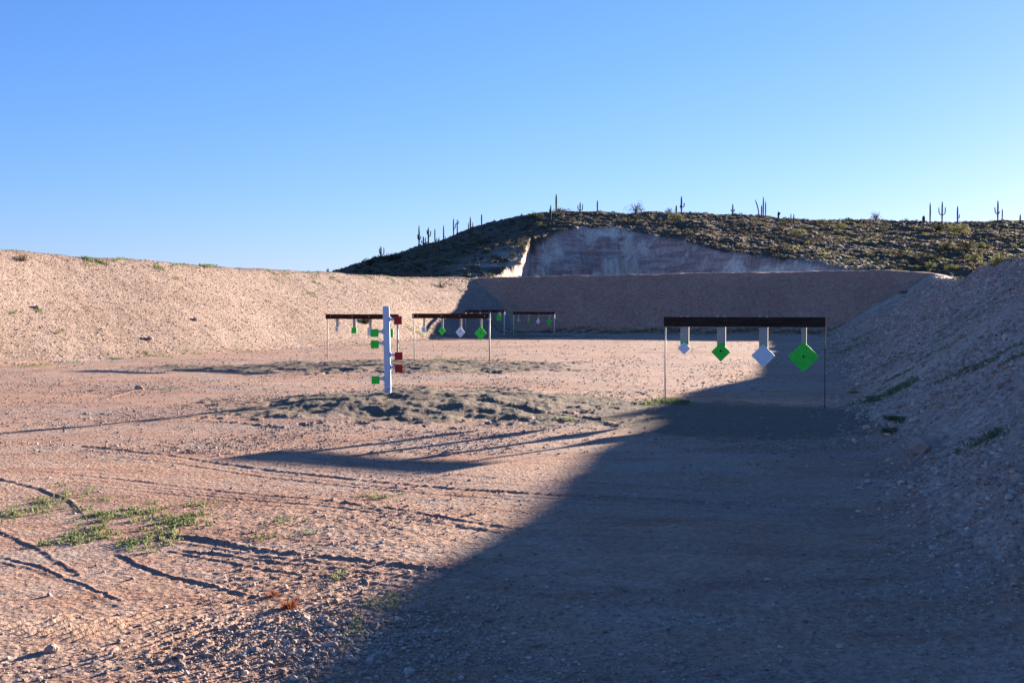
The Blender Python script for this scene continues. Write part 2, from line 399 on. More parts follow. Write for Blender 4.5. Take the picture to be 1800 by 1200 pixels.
# ------------------------------------------------------------------ terrain mesh
def build_terrain():
    th = [np.linspace(math.radians(-180), math.radians(-60), 40, endpoint=False), np.linspace(math.radians(-60), math.radians(-30), 110, endpoint=False),
          np.linspace(math.radians(-30), math.radians(32), 1330, endpoint=False), np.linspace(math.radians(32), math.radians(60), 160, endpoint=False),
          np.linspace(math.radians(60), math.radians(180), 41)]
    th = np.concatenate(th)
    rs = [.3, .8, 1.4, 2.0, 2.4, 2.8, 3.1]
    r = 3.3
    while r < 1500:
        rs.append(r)
        if r < 88: r += max(.006, min(r*r/2828*1.25, .14))
        elif r < 118: r += 1.5
        elif r < 340: r += .8
        else: r *= 1.05
    rs = np.array(rs); nr, nt_ = len(rs), len(th)
    T, Rr = np.meshgrid(th, rs)
    x = (Rr*np.sin(T)).ravel(); y = (Rr*np.cos(T)).ravel()
    z = np.zeros(len(x)); cls = np.zeros(len(x), int); d = np.zeros(len(x)); sm = np.zeros(len(x)); si = np.zeros(len(x), int); red = np.zeros(len(x)); cm = np.zeros(len(x))
    CH = 400000
    for a in range(0, len(x), CH):
        s = slice(a, a+CH); z[s], cls[s], d[s], sm[s], si[s], red[s], cm[s] = height(x[s], y[s])
    # weed tint
    g = np.zeros(len(x))
    dl, db, dr = berm_dist(x, y)
    sel = (y < 100)
    t = sstep(.15, .45, gnoise(x*.28, y*.28, 101)+.25*gnoise(x*1.5, y*1.5, 102))
    crest = sstep(4.2, 5.5, d)*sstep(.05, .4, gnoise(x*.35, y*.35, 103))
    g = np.where(cls == 1, .6*crest, g)
    axis = x*.965-y*.265; along = x*.265+y*.965
    st = sstep(.10, .42, gnoise(along*.5, axis*.9, 104)+.3*gnoise(along*2, axis*3, 105))*sstep(12, 26, y)
    g = np.where(cls == 3, .75*st, g)
    g = np.where((cls != 1) & (db > -1.2) & (db < .7) & (x > 2.0) & (dr < -.3), np.maximum(g, .6), g)
    g = np.where(sel, g, 0)
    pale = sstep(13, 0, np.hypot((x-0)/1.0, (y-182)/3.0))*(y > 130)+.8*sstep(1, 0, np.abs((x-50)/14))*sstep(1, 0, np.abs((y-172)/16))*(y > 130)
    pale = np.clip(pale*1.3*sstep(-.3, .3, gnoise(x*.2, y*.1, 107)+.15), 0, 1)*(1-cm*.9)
    ids = np.arange(nr*nt_).reshape(nr, nt_)
    q = np.stack([ids[:-1, :-1], ids[:-1, 1:], ids[1:, 1:], ids[1:, :-1]], -1).reshape(-1, 4)[:, ::-1]
    fc = cls[q[:, 0]]
    fs = np.where((fc == 0) & (sm[q[:, 0]] > .5), si[q[:, 0]]+10, -1)
    fc = np.where(fs >= 10, fs, fc)
    # drop faces of a mask speckle by keeping everything: each class is one object
    V = np.stack([x, y, z], -1)
    names = {0: ('ground', M_ground, 'wide dirt and gravel floor of the range with tyre ruts'), 1: ('earth_bank', M_berm, 'sunlit pale pink earth bank along the side of the range'),
             2: ('earth_bank', M_back, 'shaded mauve earth bank across the far end of the range'), 3: ('earth_bank', M_right, 'shaded stony earth bank with weedy streaks rising behind the large target frame'),
             4: ('hill', M_hill, 'dark desert hill with a quarried pale rock face'),
             10: ('sand', M_ground, 'smooth dark sand in the shade under the largest target frame'), 11: ('sand', M_ground, 'trampled dark sand around the white post target'),
             12: ('sand', M_ground, 'rough sand under the middle target frame'), 13: ('sand', M_ground, 'thin sand spread beneath the frame with tilted square targets'),
             14: ('sand', M_ground, 'lumpy sand at the foot of the two farthest target frames')}
    for c, (nm, mt, lb) in names.items():
        f = q[fc == c]
        if len(f) == 0: continue
        used, inv = np.unique(f, return_inverse=True)
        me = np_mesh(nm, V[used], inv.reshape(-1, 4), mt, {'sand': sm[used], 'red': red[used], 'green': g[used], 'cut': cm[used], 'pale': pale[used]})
        o = link(nm, me)
        o['kind'] = 'stuff' if c >= 10 else 'structure'; o['label'] = lb
        if c >= 10: o['category'] = 'sand'
build_terrain()

def zat(x, y):
    x = np.atleast_1d(np.asarray(x, float)); y = np.atleast_1d(np.asarray(y, float)); return height(x, y)[0]
def z1(x, y): return float(zat(x, y)[0])
def raycast(u, v):
    """where the sight line through a photo pixel meets the terrain"""
    D = np.concatenate([np.linspace(3, 110, 1400), np.linspace(110, 420, 900)])
    x = (u-CU)/F*D; zr = HC-(v-HV)/F*D; z = macro(x, D)[0]
    k = np.nonzero(z >= zr)[0]
    if len(k) == 0: return None
    k = k[0]; return float(x[k]), float(D[k])
def cast_down(u, v):
    for dv in np.arange(0, 14, .5):
        p = raycast(u, v+dv)
        if p: return p
    return gpt(u, v+14)

# ------------------------------------------------------------------ loose stones (one mass of gravel per surface)
ICO_V = None
def ico():
    t = (1+5**.5)/2
    v = np.array([(-1,t,0),(1,t,0),(-1,-t,0),(1,-t,0),(0,-1,t),(0,1,t),(0,-1,-t),(0,1,-t),(t,0,-1),(t,0,1),(-t,0,-1),(-t,0,1)], float); v /= np.linalg.norm(v[0])
    f = np.array([(0,11,5),(0,5,1),(0,1,7),(0,7,10),(0,10,11),(1,5,9),(5,11,4),(11,10,2),(10,7,6),(7,1,8),(3,9,4),(3,4,2),(3,2,6),(3,6,8),(3,8,9),(4,9,5),(2,4,11),(6,2,10),(8,6,7),(9,8,1)])
    return v, f
def stones(name, x, y, size, mat, label, sink=.25):
    z = np.zeros(len(x))
    for a in range(0, len(x), 200000): z[a:a+200000] = zat(x[a:a+200000], y[a:a+200000])
    V, Fc = ico(); n = len(x)
    sc3 = size[:, None]*np.stack([RNG.uniform(.7, 1.25, n), RNG.uniform(.7, 1.25, n), RNG.uniform(.45, .85, n)], -1)*.5
    a = RNG.uniform(0, 6.28, n); P = V[None]*RNG.uniform(.72, 1.2, (n, 12, 1))
    # tilt then scale then turn
    b = RNG.uniform(0, 6.28, n); cb, sb = np.cos(b), np.sin(b)
    P = np.stack([P[..., 0]*cb[:, None]-P[..., 2]*sb[:, None], P[..., 1], P[..., 0]*sb[:, None]+P[..., 2]*cb[:, None]], -1)*sc3[:, None]
    ca, sa = np.cos(a), np.sin(a)
    P = np.stack([P[..., 0]*ca[:, None]-P[..., 1]*sa[:, None], P[..., 0]*sa[:, None]+P[..., 1]*ca[:, None], P[..., 2]], -1)
    P += np.stack([x, y, z+size*.5*sink], -1)[:, None]
    F_ = (Fc[None]+(np.arange(n)*12)[:, None, None]).reshape(-1, 3)
    me = np_mesh(name, P.reshape(-1, 3), F_, mat, smooth=False)
    return tag(link(name, me), label, 'gravel', kind='stuff')
def sample_px(n, u0, u1, v0, v1):
    u = RNG.uniform(u0, u1, n); v = RNG.uniform(v0, v1, n); D = F*HC/(v-HV); return (u-CU)/F*D, D
def powsize(n, lo, hi, k=2.2):
    q = RNG.uniform(0, 1, n); return (lo**(1-k)+(hi**(1-k)-lo**(1-k))*q)**(1/(1-k))
# floor
x, y = sample_px(62000, -250, 2050, 598, 1330)
dens = gnoise(x*.45, y*.45, 60)+.35*gnoise(x*1.6, y*1.6, 61)+.2
extra = .5*np.exp(-((x+.98)/.5)**2-((y-5.0)/.4)**2)+.35*np.exp(-((x+.75)/.9)**2-((y-4.7)/.8)**2)+.8*np.exp(-((x-.2)/1.2)**2-((y-4.4)/.5)**2)
keep = RNG.uniform(0, 1, len(x)) < np.clip(dens*1.0-.02+extra*1.2, .06, 1)
dl, db, dr = berm_dist(x, y); sm_, _ = sand_mask(x, y); keep &= (np.maximum(np.maximum(dl, db), dr) < .1) & (sm_ < .4)
x, y = x[keep], y[keep]
s = powsize(len(x), .007, .035, 3.4)*np.clip(np.sqrt(y/6), 1, 2.6)*(1+.7*np.exp(-((x+.85)/.7)**2-((y-4.9)/.6)**2))
stones('gravel', x, y, s, M_stone, 'loose pink and grey gravel strewn over the dirt floor')
x, y = sample_px(60000, -150, 1650, 597, 800)
dl, db, dr = berm_dist(x, y); sm_, _ = sand_mask(x, y)
keep = (np.maximum(np.maximum(dl, db), dr) < .1) & (RNG.uniform(0, 1, len(x)) < np.clip(.35+gnoise(x*.5, y*.25, 62)+.5*gnoise(x*2, y*1.2, 63), .08, 1)*(1-.85*sm_))
x, y = x[keep], y[keep]
stones('gravel', x, y, powsize(len(x), .014, .05, 3.0)*np.clip(np.sqrt(y/18), .8, 1.8), M_stone, 'fine grit scattered over the far part of the dirt floor')
n = 3400; x = RNG.normal(-.92, .27, n); y = RNG.normal(4.95, .22, n)
stones('gravel', x, y, powsize(n, .008, .026, 2.8), M_stone, 'cluster of coarse gravel beside the rusty dry weeds')
# right bank: rubble
n = 110000
yy = 5.2+60*RNG.uniform(0, 1, n)**2.0; off = RNG.uniform(-.5, 6.0, n)
x = 3.2+(yy-8.8)*.274+off; y = yy-.27*off*.5
s = powsize(n, .022, .11, 3.2)*np.clip(np.sqrt(yy/14), .5, 1.6)*np.clip((yy-3)/4, .55, 1)
keep = RNG.uniform(0, 1, n) < np.clip(.6+gnoise(x*.5, y*.5, 77), .15, 1)*sstep(-.6, .5, off)
stones('gravel', x[keep], y[keep], s[keep], M_stone2, 'coarse rubble covering the shaded stony bank')
# left bank
n = 52000
yy = RNG.uniform(22, 84, n); off = RNG.uniform(-.3, 7.8, n)
x = -13.6+(yy-29.2)*.3247-off*1.03; y = yy
s = powsize(n, .022, .075, 3.4)
stones('gravel', x, y, s, M_stone, 'crushed pink rock covering the sunlit bank')
# far bank
n = 9000
x = RNG.uniform(-6, 30, n); y = 75.1-(x+3)*.3077+RNG.uniform(-.2, 7.3, n)
s = powsize(n, .05, .15, 3.4)
stones('gravel', x, y, s, M_stone2, 'scattered stones on the shaded far bank')

# single rocks that stand out
def rock(u, v, size, label, mat=M_stone, grp=None):
    p = raycast(u, v)
    V, Fc = ico()
    # one subdivision for a fuller shape
    import bmesh
    bm = bmesh.new(); bmesh.ops.create_icosphere(bm, subdivisions=3, radius=1)
    sd = random.randint(0, 999)
    for vt in bm.verts:
        c = vt.co
        k = 1+.28*float(gnoise(np.array([c.x*1.3+sd]), np.array([c.y*1.3+c.z*1.7]), sd)[0])+.12*float(gnoise(np.array([c.x*4+sd]), np.array([c.y*4+c.z*5]), sd)[0])
        vt.co = (c.x*k*size*.5, c.y*k*size*.4, max(c.z, -.5)*k*size*.33)
    me = bpy.data.meshes.new('rock'); bm.to_mesh(me); bm.free(); me.materials.append(mat)
    o = link('rock', me, loc=(p[0], p[1], z1(*p)+size*.1), rot=(0, 0, random.uniform(0, 6)))
    return tag(o, label, 'rock', grp)
G = 'single rocks lying on the range'
rock(243, 684, .18, 'brown rock on the sunlit floor beside a low ridge of dirt', grp=G)
rock(1627, 795, .34, 'reddish boulder at the foot of the shaded stony bank', grp=G)
rock(263, 598, .27, 'dark rock sticking out low on the sunlit bank', grp=G)
rock(66, 541, .2, 'small dark rock halfway up the sunlit bank at its open end', grp=G)
rock(343, 564, .22, 'little brown rock on the sunlit bank between the larger rock and the target frame', grp=G)
rock(785, 802, .12, 'pale brown stone inside the striped shadow of the largest frame', grp=G)
rock(84, 1148, .07, 'whitish stone in the sunny dirt in the near corner', grp=G)
rock(1140, 938, .05, 'small pale stone in the shaded dirt', grp=G)
rock(1535, 1106, .05, 'light stone alone in the shaded near corner', grp=G)

# ------------------------------------------------------------------ weeds: blades of grass as one mass each
DENS = .30
def blades(px_patches, name, mat, label, cat, hgt=(.03, .07)):
    P = []; 
    for (u, v, ru, rv, n, hs) in px_patches:
        c = raycast(u, v); c2 = raycast(u+ru, v); c3 = raycast(u, v-rv)
        if not c: continue
        sx = abs((c2[0]-c[0])) if c2 else ru/F*c[1]
        sy = abs(c3[1]-c[1]) if c3 else 1.0
        sx = min(sx, ru/F*c[1]*1.3); sy = min(max(sy, .15), 3.5)
        k = 40; cx = RNG.normal(0, .62, k)*sx; cy = RNG.normal(0, .55, k)*sy
        j = RNG.integers(0, k, n)
        n = int(n*DENS*.8); j = j[:n]
        P.append(np.stack([c[0]+cx[j]+RNG.normal(0, .09, n)*sx, c[1]+cy[j]+RNG.normal(0, .09, n)*sy, np.full(n, hs)], -1))
    P = np.concatenate(P); n = len(P); z = zat(P[:, 0], P[:, 1]); h = P[:, 2]*RNG.uniform(.25, .75, n)
    a = RNG.uniform(0, 6.28, n); le = h*RNG.uniform(.5, 1.5, n); w = h*.09+.0012
    base = np.stack([P[:, 0], P[:, 1], z-.005], -1); dx = np.stack([np.cos(a), np.sin(a), 0*a], -1); sd = np.stack([-np.sin(a), np.cos(a), 0*a], -1)
    b0 = base-sd*w[:, None]; b1 = base+sd*w[:, None]
    m0 = base+dx*le[:, None]*.45+sd*w[:, None]*1.3; m0[:, 2] += h*.75; m1 = base+dx*le[:, None]*.45-sd*w[:, None]*1.3; m1[:, 2] += h*.75
    t = base+dx*le[:, None]; t[:, 2] += h*.9
    V = np.stack([b0, b1, m0, m1, t], 1).reshape(-1, 3); i = np.arange(n)*5
    F_ = np.concatenate([np.stack([i, i+1, i+2], -1), np.stack([i, i+2, i+3], -1), np.stack([i+3, i+2, i+4], -1)])
    return tag(link(name, np_mesh(name, V, F_, mat, smooth=False)), label, cat, kind='stuff')
blades([(215,905,60,14,2600,.05),(150,938,45,14,2200,.05),(255,948,40,16,1900,.05),(300,915,45,12,2000,.05),(50,893,60,12,700,.05),(90,880,40,14,1100,.05),(340,884,26,5,500,.045),(345,905,26,5,450,.045),
        (10,905,40,10,700,.05),(105,855,12,4,160,.04),(665,873,22,5,420,.045),(495,915,24,2,260,.04),(462,941,20,3,230,.04),(535,935,18,3,170,.04),(595,1010,14,6,260,.04),
        (680,1060,30,10,500,.035),(625,1108,18,8,380,.035),(620,1125,25,8,200,.03),(515,1112,8,5,110,.03),(270,882,12,3,170,.04),(180,880,30,5,260,.04)], 'weeds', M_grass, 'low green weeds creeping over the near sunlit dirt', 'weeds')
blades([(1178,711,26,5,2200,.10),(1140,716,18,3,700,.08),(1000,745,12,2,300,.06),(1010,697,10,2,200,.06),(290,684,20,2,260,.07),(760,592,30,2,0+400,.12),(735,586,18,3,700,.16),(775,589,26,3,800,.16),(815,592,14,3,500,.2),
        (640,608,30,2,600,.12),(700,607,40,2,700,.10),(785,633,30,2,700,.09),(430,619,20,2,300,.12),(340,622,24,3,300,.12),(270,627,30,3,500,.12),(205,630,22,3,260,.12),(65,644,24,3,500,.12),(130,638,14,3,220,.1)], 'weeds', M_grass, 'sparse green weeds along the foot of the sunlit bank and by the frames', 'weeds')
blades([(160,457,30,3,900,.16),(180,462,20,4,500,.14),(210,456,14,3,400,.14),(280,473,18,7,600,.14),(312,466,10,5,350,.14),(365,469,18,3,900,.2),(340,466,10,2,250,.14),(310,490,10,4,200,.12),
        (545,482,24,5,500,.15),(560,500,16,4,300,.14),(508,482,8,3,200,.13),(545,517,16,4,320,.14),(590,492,18,3,400,.15),(650,490,20,4,500,.15),(690,492,20,4,500,.15),(720,495,16,3,300,.15),(610,515,10,5,150,.13),
        (25,550,8,5,140,.12),(70,547,12,4,200,.12),(105,584,10,5,160,.12),(480,480,16,2,300,.13),(1100,0+600,1,1,1,.05)], 'weeds', M_grass, 'green tufts dotted near the crest of the sunlit bank', 'weeds')
P_ = [(1560,697,26,6,2600,.10),(1590,685,10,4,600,.09),(1575,741,36,6,2600,.10),(1562,762,26,4,1600,.10),(1740,778,26,10,900,.10),(1530,702,14,3,500,.08),(1500,690,12,3,260,.08)]
for k in range(22):
    u = random.uniform(1490, 1760); lo = 590-(u-1480)*.28; v = random.uniform(lo+8, lo+110+(u-1495)*.2)
    sl = -.62+.0011*(v-lo)*1.2; nn = random.randint(3, 7)
    for q in range(nn):
        P_.append((u+q*11, v+q*11*sl, 7, 1.6, int(60+60*random.random()), .07))
for k in range(26):
    P_.append((random.uniform(1470, 1530), random.uniform(588, 622), 16, 2, 170, .12))
DENS = .30
blades(P_, 'weeds', M_grass2, 'dark green weeds in streaks over the shaded stony bank', 'weeds')
blades([(880+k*26, 583+2*math.sin(k), 24, 1.2, 900, .16) for k in range(24)], 'weeds', M_grass2, 'dark weed line along the foot of the far bank', 'weeds')
# russet dry tufts
def tuft(u, v, size, mat, name, label, cat, n=160, spread=1.0, grp=None):
    p = raycast(u, v); V = []; Fc = []
    for k in range(n):
        a = random.uniform(0, 6.28); e = random.uniform(.15, 1.2); L = size*random.uniform(.5, 1); w = size*.012+.001
        d = (math.cos(a)*math.cos(e)*spread, math.sin(a)*math.cos(e)*spread, math.sin(e)); s_ = (-math.sin(a)*w, math.cos(a)*w)
        r0 = size*.08; i = len(V)
        b = (math.cos(a)*r0, math.sin(a)*r0, 0)
        V += [(b[0]-s_[0], b[1]-s_[1], 0), (b[0]+s_[0], b[1]+s_[1], 0), (b[0]+d[0]*L*.6+s_[0], b[1]+d[1]*L*.6+s_[1], d[2]*L*.65), (b[0]+d[0]*L*.6-s_[0], b[1]+d[1]*L*.6-s_[1], d[2]*L*.65), (b[0]+d[0]*L, b[1]+d[1]*L, d[2]*L*.85)]
        Fc += [(i, i+1, i+2), (i, i+2, i+3), (i+3, i+2, i+4)]
    me = np_mesh(name, np.array(V), np.array(Fc), mat, smooth=False)
    return tag(link(name, me, loc=(p[0], p[1], z1(*p)-.01)), label, cat, grp)
tuft(506, 1074, .085, M_dry, 'dry_weed', 'rusty dry weed on the gravel near the shadow edge', 'weed', 260)
tuft(478, 1052, .06, M_dry, 'dry_weed', 'flat russet weed lying just behind the upright rusty one', 'weed', 160, 1.3)
tuft(777, 506, .85, M_leafC, 'spiky_plant', 'spiky grey green plant near the crest at the far end of the sunlit bank', 'plant', 60)
tuft(40, 460, .42, M_leafC, 'dry_bush', 'brown dry bush high on the open end of the sunlit bank', 'bush', 120, 1.1)
tuft(643, 569, .55, M_leafC, 'dry_bush', 'low dark bush on the sunlit bank behind the hanging targets', 'bush', 360, 1.1)

# ------------------------------------------------------------------ small mesh kit for built objects
class MB:
    def __init__(s): s.v = []; s.f = []
    def box(s, x0, x1, y0, y1, z0, z1, b=.0):
        i = len(s.v)
        if b <= 0:
            s.v += [(x, y, z) for z in (z0, z1) for y in (y0, y1) for x in (x0, x1)]
            s.f += [tuple(i+k for k in q) for q in ((0,2,3,1),(4,5,7,6),(0,1,5,4),(2,6,7,3),(0,4,6,2),(1,3,7,5))]
        else:   # chamfered box via bmesh
            import bmesh
            bm = bmesh.new(); bmesh.ops.create_cube(bm, size=1)
            for q in bm.verts: q.co = (x0+(q.co.x+.5)*(x1-x0), y0+(q.co.y+.5)*(y1-y0), z0+(q.co.z+.5)*(z1-z0))
            bmesh.ops.bevel(bm, geom=list(bm.edges), offset=b, segments=1, affect='EDGES')
            bm.verts.index_update()
            s.v += [tuple(q.co) for q in bm.verts]; s.f += [tuple(i+q.index for q in f.verts) for f in bm.faces]; bm.free()
        return s
    def tube(s, pts, rad, n=8, caps=True):
        i0 = len(s.v); m = len(pts)
        for k, p in enumerate(pts):
            a = pts[max(k-1, 0)]; b = pts[min(k+1, m-1)]
            t = np.array(b, float)-np.array(a, float); t /= (np.linalg.norm(t)+1e-9)
            up = np.array((0, 1, 0)) if abs(t[1]) < .9 else np.array((1, 0, 0))
            e1 = np.cross(up, t); e1 /= np.linalg.norm(e1); e2 = np.cross(t, e1)
            r = rad[k] if isinstance(rad, (list, tuple)) else rad
            for j in range(n):
                q = np.array(p)+r*(math.cos(2*math.pi*j/n)*e1+math.sin(2*math.pi*j/n)*e2); s.v.append(tuple(q))
        for k in range(m-1):
            for j in range(n):
                a = i0+k*n+j; b = i0+k*n+(j+1) % n; s.f.append((a, b, b+n, a+n))
        if caps: s.f.append(tuple(i0+j for j in range(n))[::-1]); s.f.append(tuple(i0+(m-1)*n+j for j in range(n)))
        return s
    def prism(s, poly, y0, y1, b=0):   # polygon in x,z extruded along y
        i = len(s.v); n = len(poly)
        s.v += [(x, y0, z) for x, z in poly]+[(x, y1, z) for x, z in poly]
        s.f += [tuple(i+k for k in range(n)), tuple(i+n+k for k in range(n))[::-1]]
        s.f += [(i+k, i+n+k, i+n+(k+1) % n, i+(k+1) % n) for k in range(n)]
        return s
    def build(s, name, mat, parent=None, smooth=False, loc=None, rot=None):
        me = bpy.data.meshes.new(name); me.from_pydata(s.v, [], s.f); me.materials.append(mat)
        if smooth: me.polygons.foreach_set('use_smooth', [True]*len(me.polygons))
        me.update(); import bmesh
        bm = bmesh.new(); bm.from_mesh(me); bmesh.ops.recalc_face_normals(bm, faces=bm.faces); bm.to_mesh(me); bm.free()
        return link(name, me, parent, loc, rot)

# ------------------------------------------------------------------ target frames and hanging steel targets
def target_frame(pl, pr, htop, beam_h, label, wood, post_r, targets, ext=.05, group='wooden beam target frames', joint=False, face_bolts=True, pole_mats=None):
    """pl, pr: plan points of the left and right post"""
    zl, zr = z1(*pl), z1(*pr); L = math.hypot(pr[0]-pl[0], pr[1]-pl[1]); ang = math.atan2(pr[1]-pl[1], pr[0]-pl[0])
    z0 = (zl+zr)/2
    root = empty('target_frame', (pl[0], pl[1], z0), (0, 0, ang)); tag(root, label, 'target frame', group)
    bt, bb = htop, htop-beam_h
    m = MB().box(-ext, L+ext*.3, -.045, .045, bb, bt, .006); m.build('beam', wood, root)
    for i, xx in enumerate((0.0, L)):
        zz = (zl if i == 0 else zr)-z0
        top = bb+.03 if not (joint and i == 1) else bt-.01
        yy = .03 if not (joint and i == 1) else -.066
        if joint and i == 1: xx += .02
        MB().tube([(xx, yy*0 if not(joint and i == 1) else yy, zz-.15), (xx+random.uniform(-.008, .008), 0 if not(joint and i == 1) else yy, (zz+top)/2), (xx, 0 if not(joint and i == 1) else yy, top)], post_r[i], 10).build('post', (pole_mats or (M_pole, M_pole))[i], root, True)
        if joint:
            MB().box(xx-.02, xx+.02, -.052, -.047, bb+.03, bt-.03, .0).build('bracket', M_pole if joint else wood, root)
    for fx in ((.06, .38, .62, .94) if face_bolts else ()):
        MB().tube([(L*fx, -.0465, bb+beam_h*.5), (L*fx, -.053, bb+beam_h*.5)], .011, 8).build('bolt', M_bolt, root)
    for tx, plate, rad, mat, drop, sw, st, yaw, tilt, lbl, spot, grp in targets:
        hang_target(root.matrix_basis.copy(), ang, (pl[0]+math.cos(ang)*tx*L, pl[1]+math.sin(ang)*tx*L, z0+bb), plate, rad, mat, drop, sw, st, yaw, tilt, lbl, spot, grp, beam_h)
    return root
def hang_target(_, ang, top, plate, rad, mat, drop, sw, st, yaw, tilt, lbl, spot, grp, beam_h):
    t = empty('hanging_target', top, (tilt, 0, ang+yaw)); tag(t, lbl, 'hanging target', grp)
    # strap: two layers of flexible band from the beam to the plate
    bottom = -drop+rad*.55
    m = MB().box(-sw/2, sw/2, -.012, -.004, bottom, -.002, .0); m.box(sw/2-.006, sw/2+.004, -.004, .022, bottom, -.002, .0)
    strap = m.build('strap', M_strap, t)
    if sw > .1:
        MB().box(-sw/2+.004, sw/2-.004, -.0145, -.0122, bottom, bottom+.05).build('overspray', mat if mat is M_green else M_green, strap)
        for sx in (-.35, .35):
            MB().tube([(sx*sw*1.2, -.0, beam_h-.004), (sx*sw*1.2, 0, beam_h+.014)], .011, 8).build('bolt', M_bolt, t)
    if plate == 'diamond': poly = [(0, rad), (rad*.03, rad), (rad, .03*rad), (rad, -.03*rad), (.03*rad, -rad), (-.03*rad, -rad), (-rad, -.03*rad), (-rad, .03*rad)]
    elif plate == 'square': r = rad; poly = [(-r, r*.97), (-r*.97, r), (r*.97, r), (r, r*.97), (r, -r*.97), (r*.97, -r), (-r*.97, -r), (-r, -r*.97)]
    elif plate == 'tab': r = rad; poly = [(-r*.75, r*1.3), (r*.75, r*1.3), (r*.9, 0), (r*.6, -r*1.1), (-r*.6, -r*1.1), (-r*.9, 0)]
    else: poly = [(rad*math.sin(math.pi*k/4+.39), rad*math.cos(math.pi*k/4+.39)) for k in range(8)]
    pm = MB().prism([(x, z-drop) for x, z in poly], -.030, -.016); plo = pm.build('plate', mat, t)
    if spot:
        MB().tube([(0, -.0302, -drop+rad*spot[0]), (0, -.038, -drop+rad*spot[0])], spot[1], 10).build('centre_bolt', M_mark, plo)
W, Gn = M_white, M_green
# large near frame
a, b_ = gpt(1170, 712), gpt(1451, 722)
g1, g2, g3, g4 = 'targets on the largest near frame', 'targets on the middle frame', 'tilted targets on the frame behind the white post', 'small targets on the far frames'
target_frame(a, b_, 1.345, .148, 'large near dark beam frame on two thin poles, half in shade', M_wood2, (.011, .006), [
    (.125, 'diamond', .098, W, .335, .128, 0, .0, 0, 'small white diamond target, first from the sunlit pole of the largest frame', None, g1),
    (.362, 'diamond', .145, Gn, .385, .125, 0, .0, 0, 'smaller green diamond target with red spot on the largest frame', (.12, .017), g1),
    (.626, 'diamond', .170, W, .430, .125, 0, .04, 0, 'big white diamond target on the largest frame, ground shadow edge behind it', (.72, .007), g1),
    (.872, 'diamond', .222, Gn, .440, .068, 0, .05, 0, 'biggest green diamond target on the largest frame near its shaded pole', (.02, .017), g1)], ext=.02, face_bolts=False, pole_mats=(M_pole, M_rust))
# middle frame
a, b_ = gpt(728, 632), gpt(862, 636)
target_frame(a, b_, 1.385, .145, 'middle dark beam frame with one brightly lit pole, standing beyond the white post', M_wood, (.017, .022), [
    (.137, 'octagon', .095, W, .34, .055, 0, 0, 0, 'tiny white octagonal target on the middle frame', (.0, .016), g2),
    (.382, 'diamond', .130, Gn, .375, .06, 0, 0, 0, 'smaller green diamond target on the middle frame', (.1, .018), g2),
    (.622, 'diamond', .165, W, .405, .06, 0, 0, 0, 'white diamond target on the middle frame between two green ones', (.12, .018), g2),
    (.882, 'diamond', .205, Gn, .425, .06, 0, 0, 0, 'larger green diamond target on the middle frame beside its bright pole', (.05, .02), g2)], joint=True)
# frame behind the white post
a, b_ = gpt(576, 632.5), gpt(699, 637)
target_frame(a, b_, 1.36, .145, 'dark beam frame partly hidden behind the white post with paddles', M_wood, (.014, .026), [
    (.145, 'tab', .062, W, .315, .085, 0, .0, 0, 'narrow white tab target at the open end of the frame behind the white post', (.2, .016), g3),
    (.395, 'square', .088, Gn, .34, .09, 0, .3, 0, 'small green square target hanging slightly turned between two white ones', (0, .018), g3),
    (.620, 'square', .115, W, .37, .075, 0, -.3, 0, 'white square target half hidden by green paddles of the white post', (0.2, .018), g3),
    (.885, 'square', .125, Gn, .40, .075, 0, .5, 0, 'green square target half hidden by the white post itself', (0, .018), g3)], ext=.05)
# far frames
a, b_ = gpt(818.5, 590.2), gpt(886.5, 591)
target_frame(a, b_, 1.40, .14, 'far dark beam frame with square plates, seen past the middle frame', M_wood, (.028, .040), [
    (.15, 'square', .085, W, .29, .07, 0, 0, 0, 'far white square target seen beneath the middle frame beam', (0, .03), g4),
    (.37, 'square', .10, Gn, .29, .07, 0, 0, 0, 'far green square target mostly hidden by a strap of the middle frame', None, g4),
    (.63, 'square', .135, W, .33, .07, 0, 0, 0, 'far white square target behind the bright pole of the middle frame', None, g4),
    (.87, 'square', .155, Gn, .33, .09, 0, 0, 0, 'far green square target beside the outer pole of the far square plate frame', (0, .03), g4)], ext=.03)
a, b_ = gpt(903, 590.5), gpt(974.5, 592.5)
target_frame(a, b_, 1.42, .14, 'farthest dark beam frame with small diamonds, standing alone by the shaded bank', M_wood, (.030, .034), [
    (.125, 'diamond', .105, W, .34, .075, 0, 0, 0, 'tiniest white diamond target on the farthest frame', (0, .03), g4),
    (.385, 'diamond', .135, Gn, .35, .075, 0, 0, 0, 'smaller green diamond target on the farthest frame', None, g4),
    (.620, 'diamond', .180, W, .40, .075, 0, 0, 0, 'larger white diamond target on the farthest frame', None, g4),
    (.890, 'diamond', .215, Gn, .42, .075, 0, 0, 0, 'larger green diamond target at the end of the farthest frame', (0, .03), g4)], ext=.03)

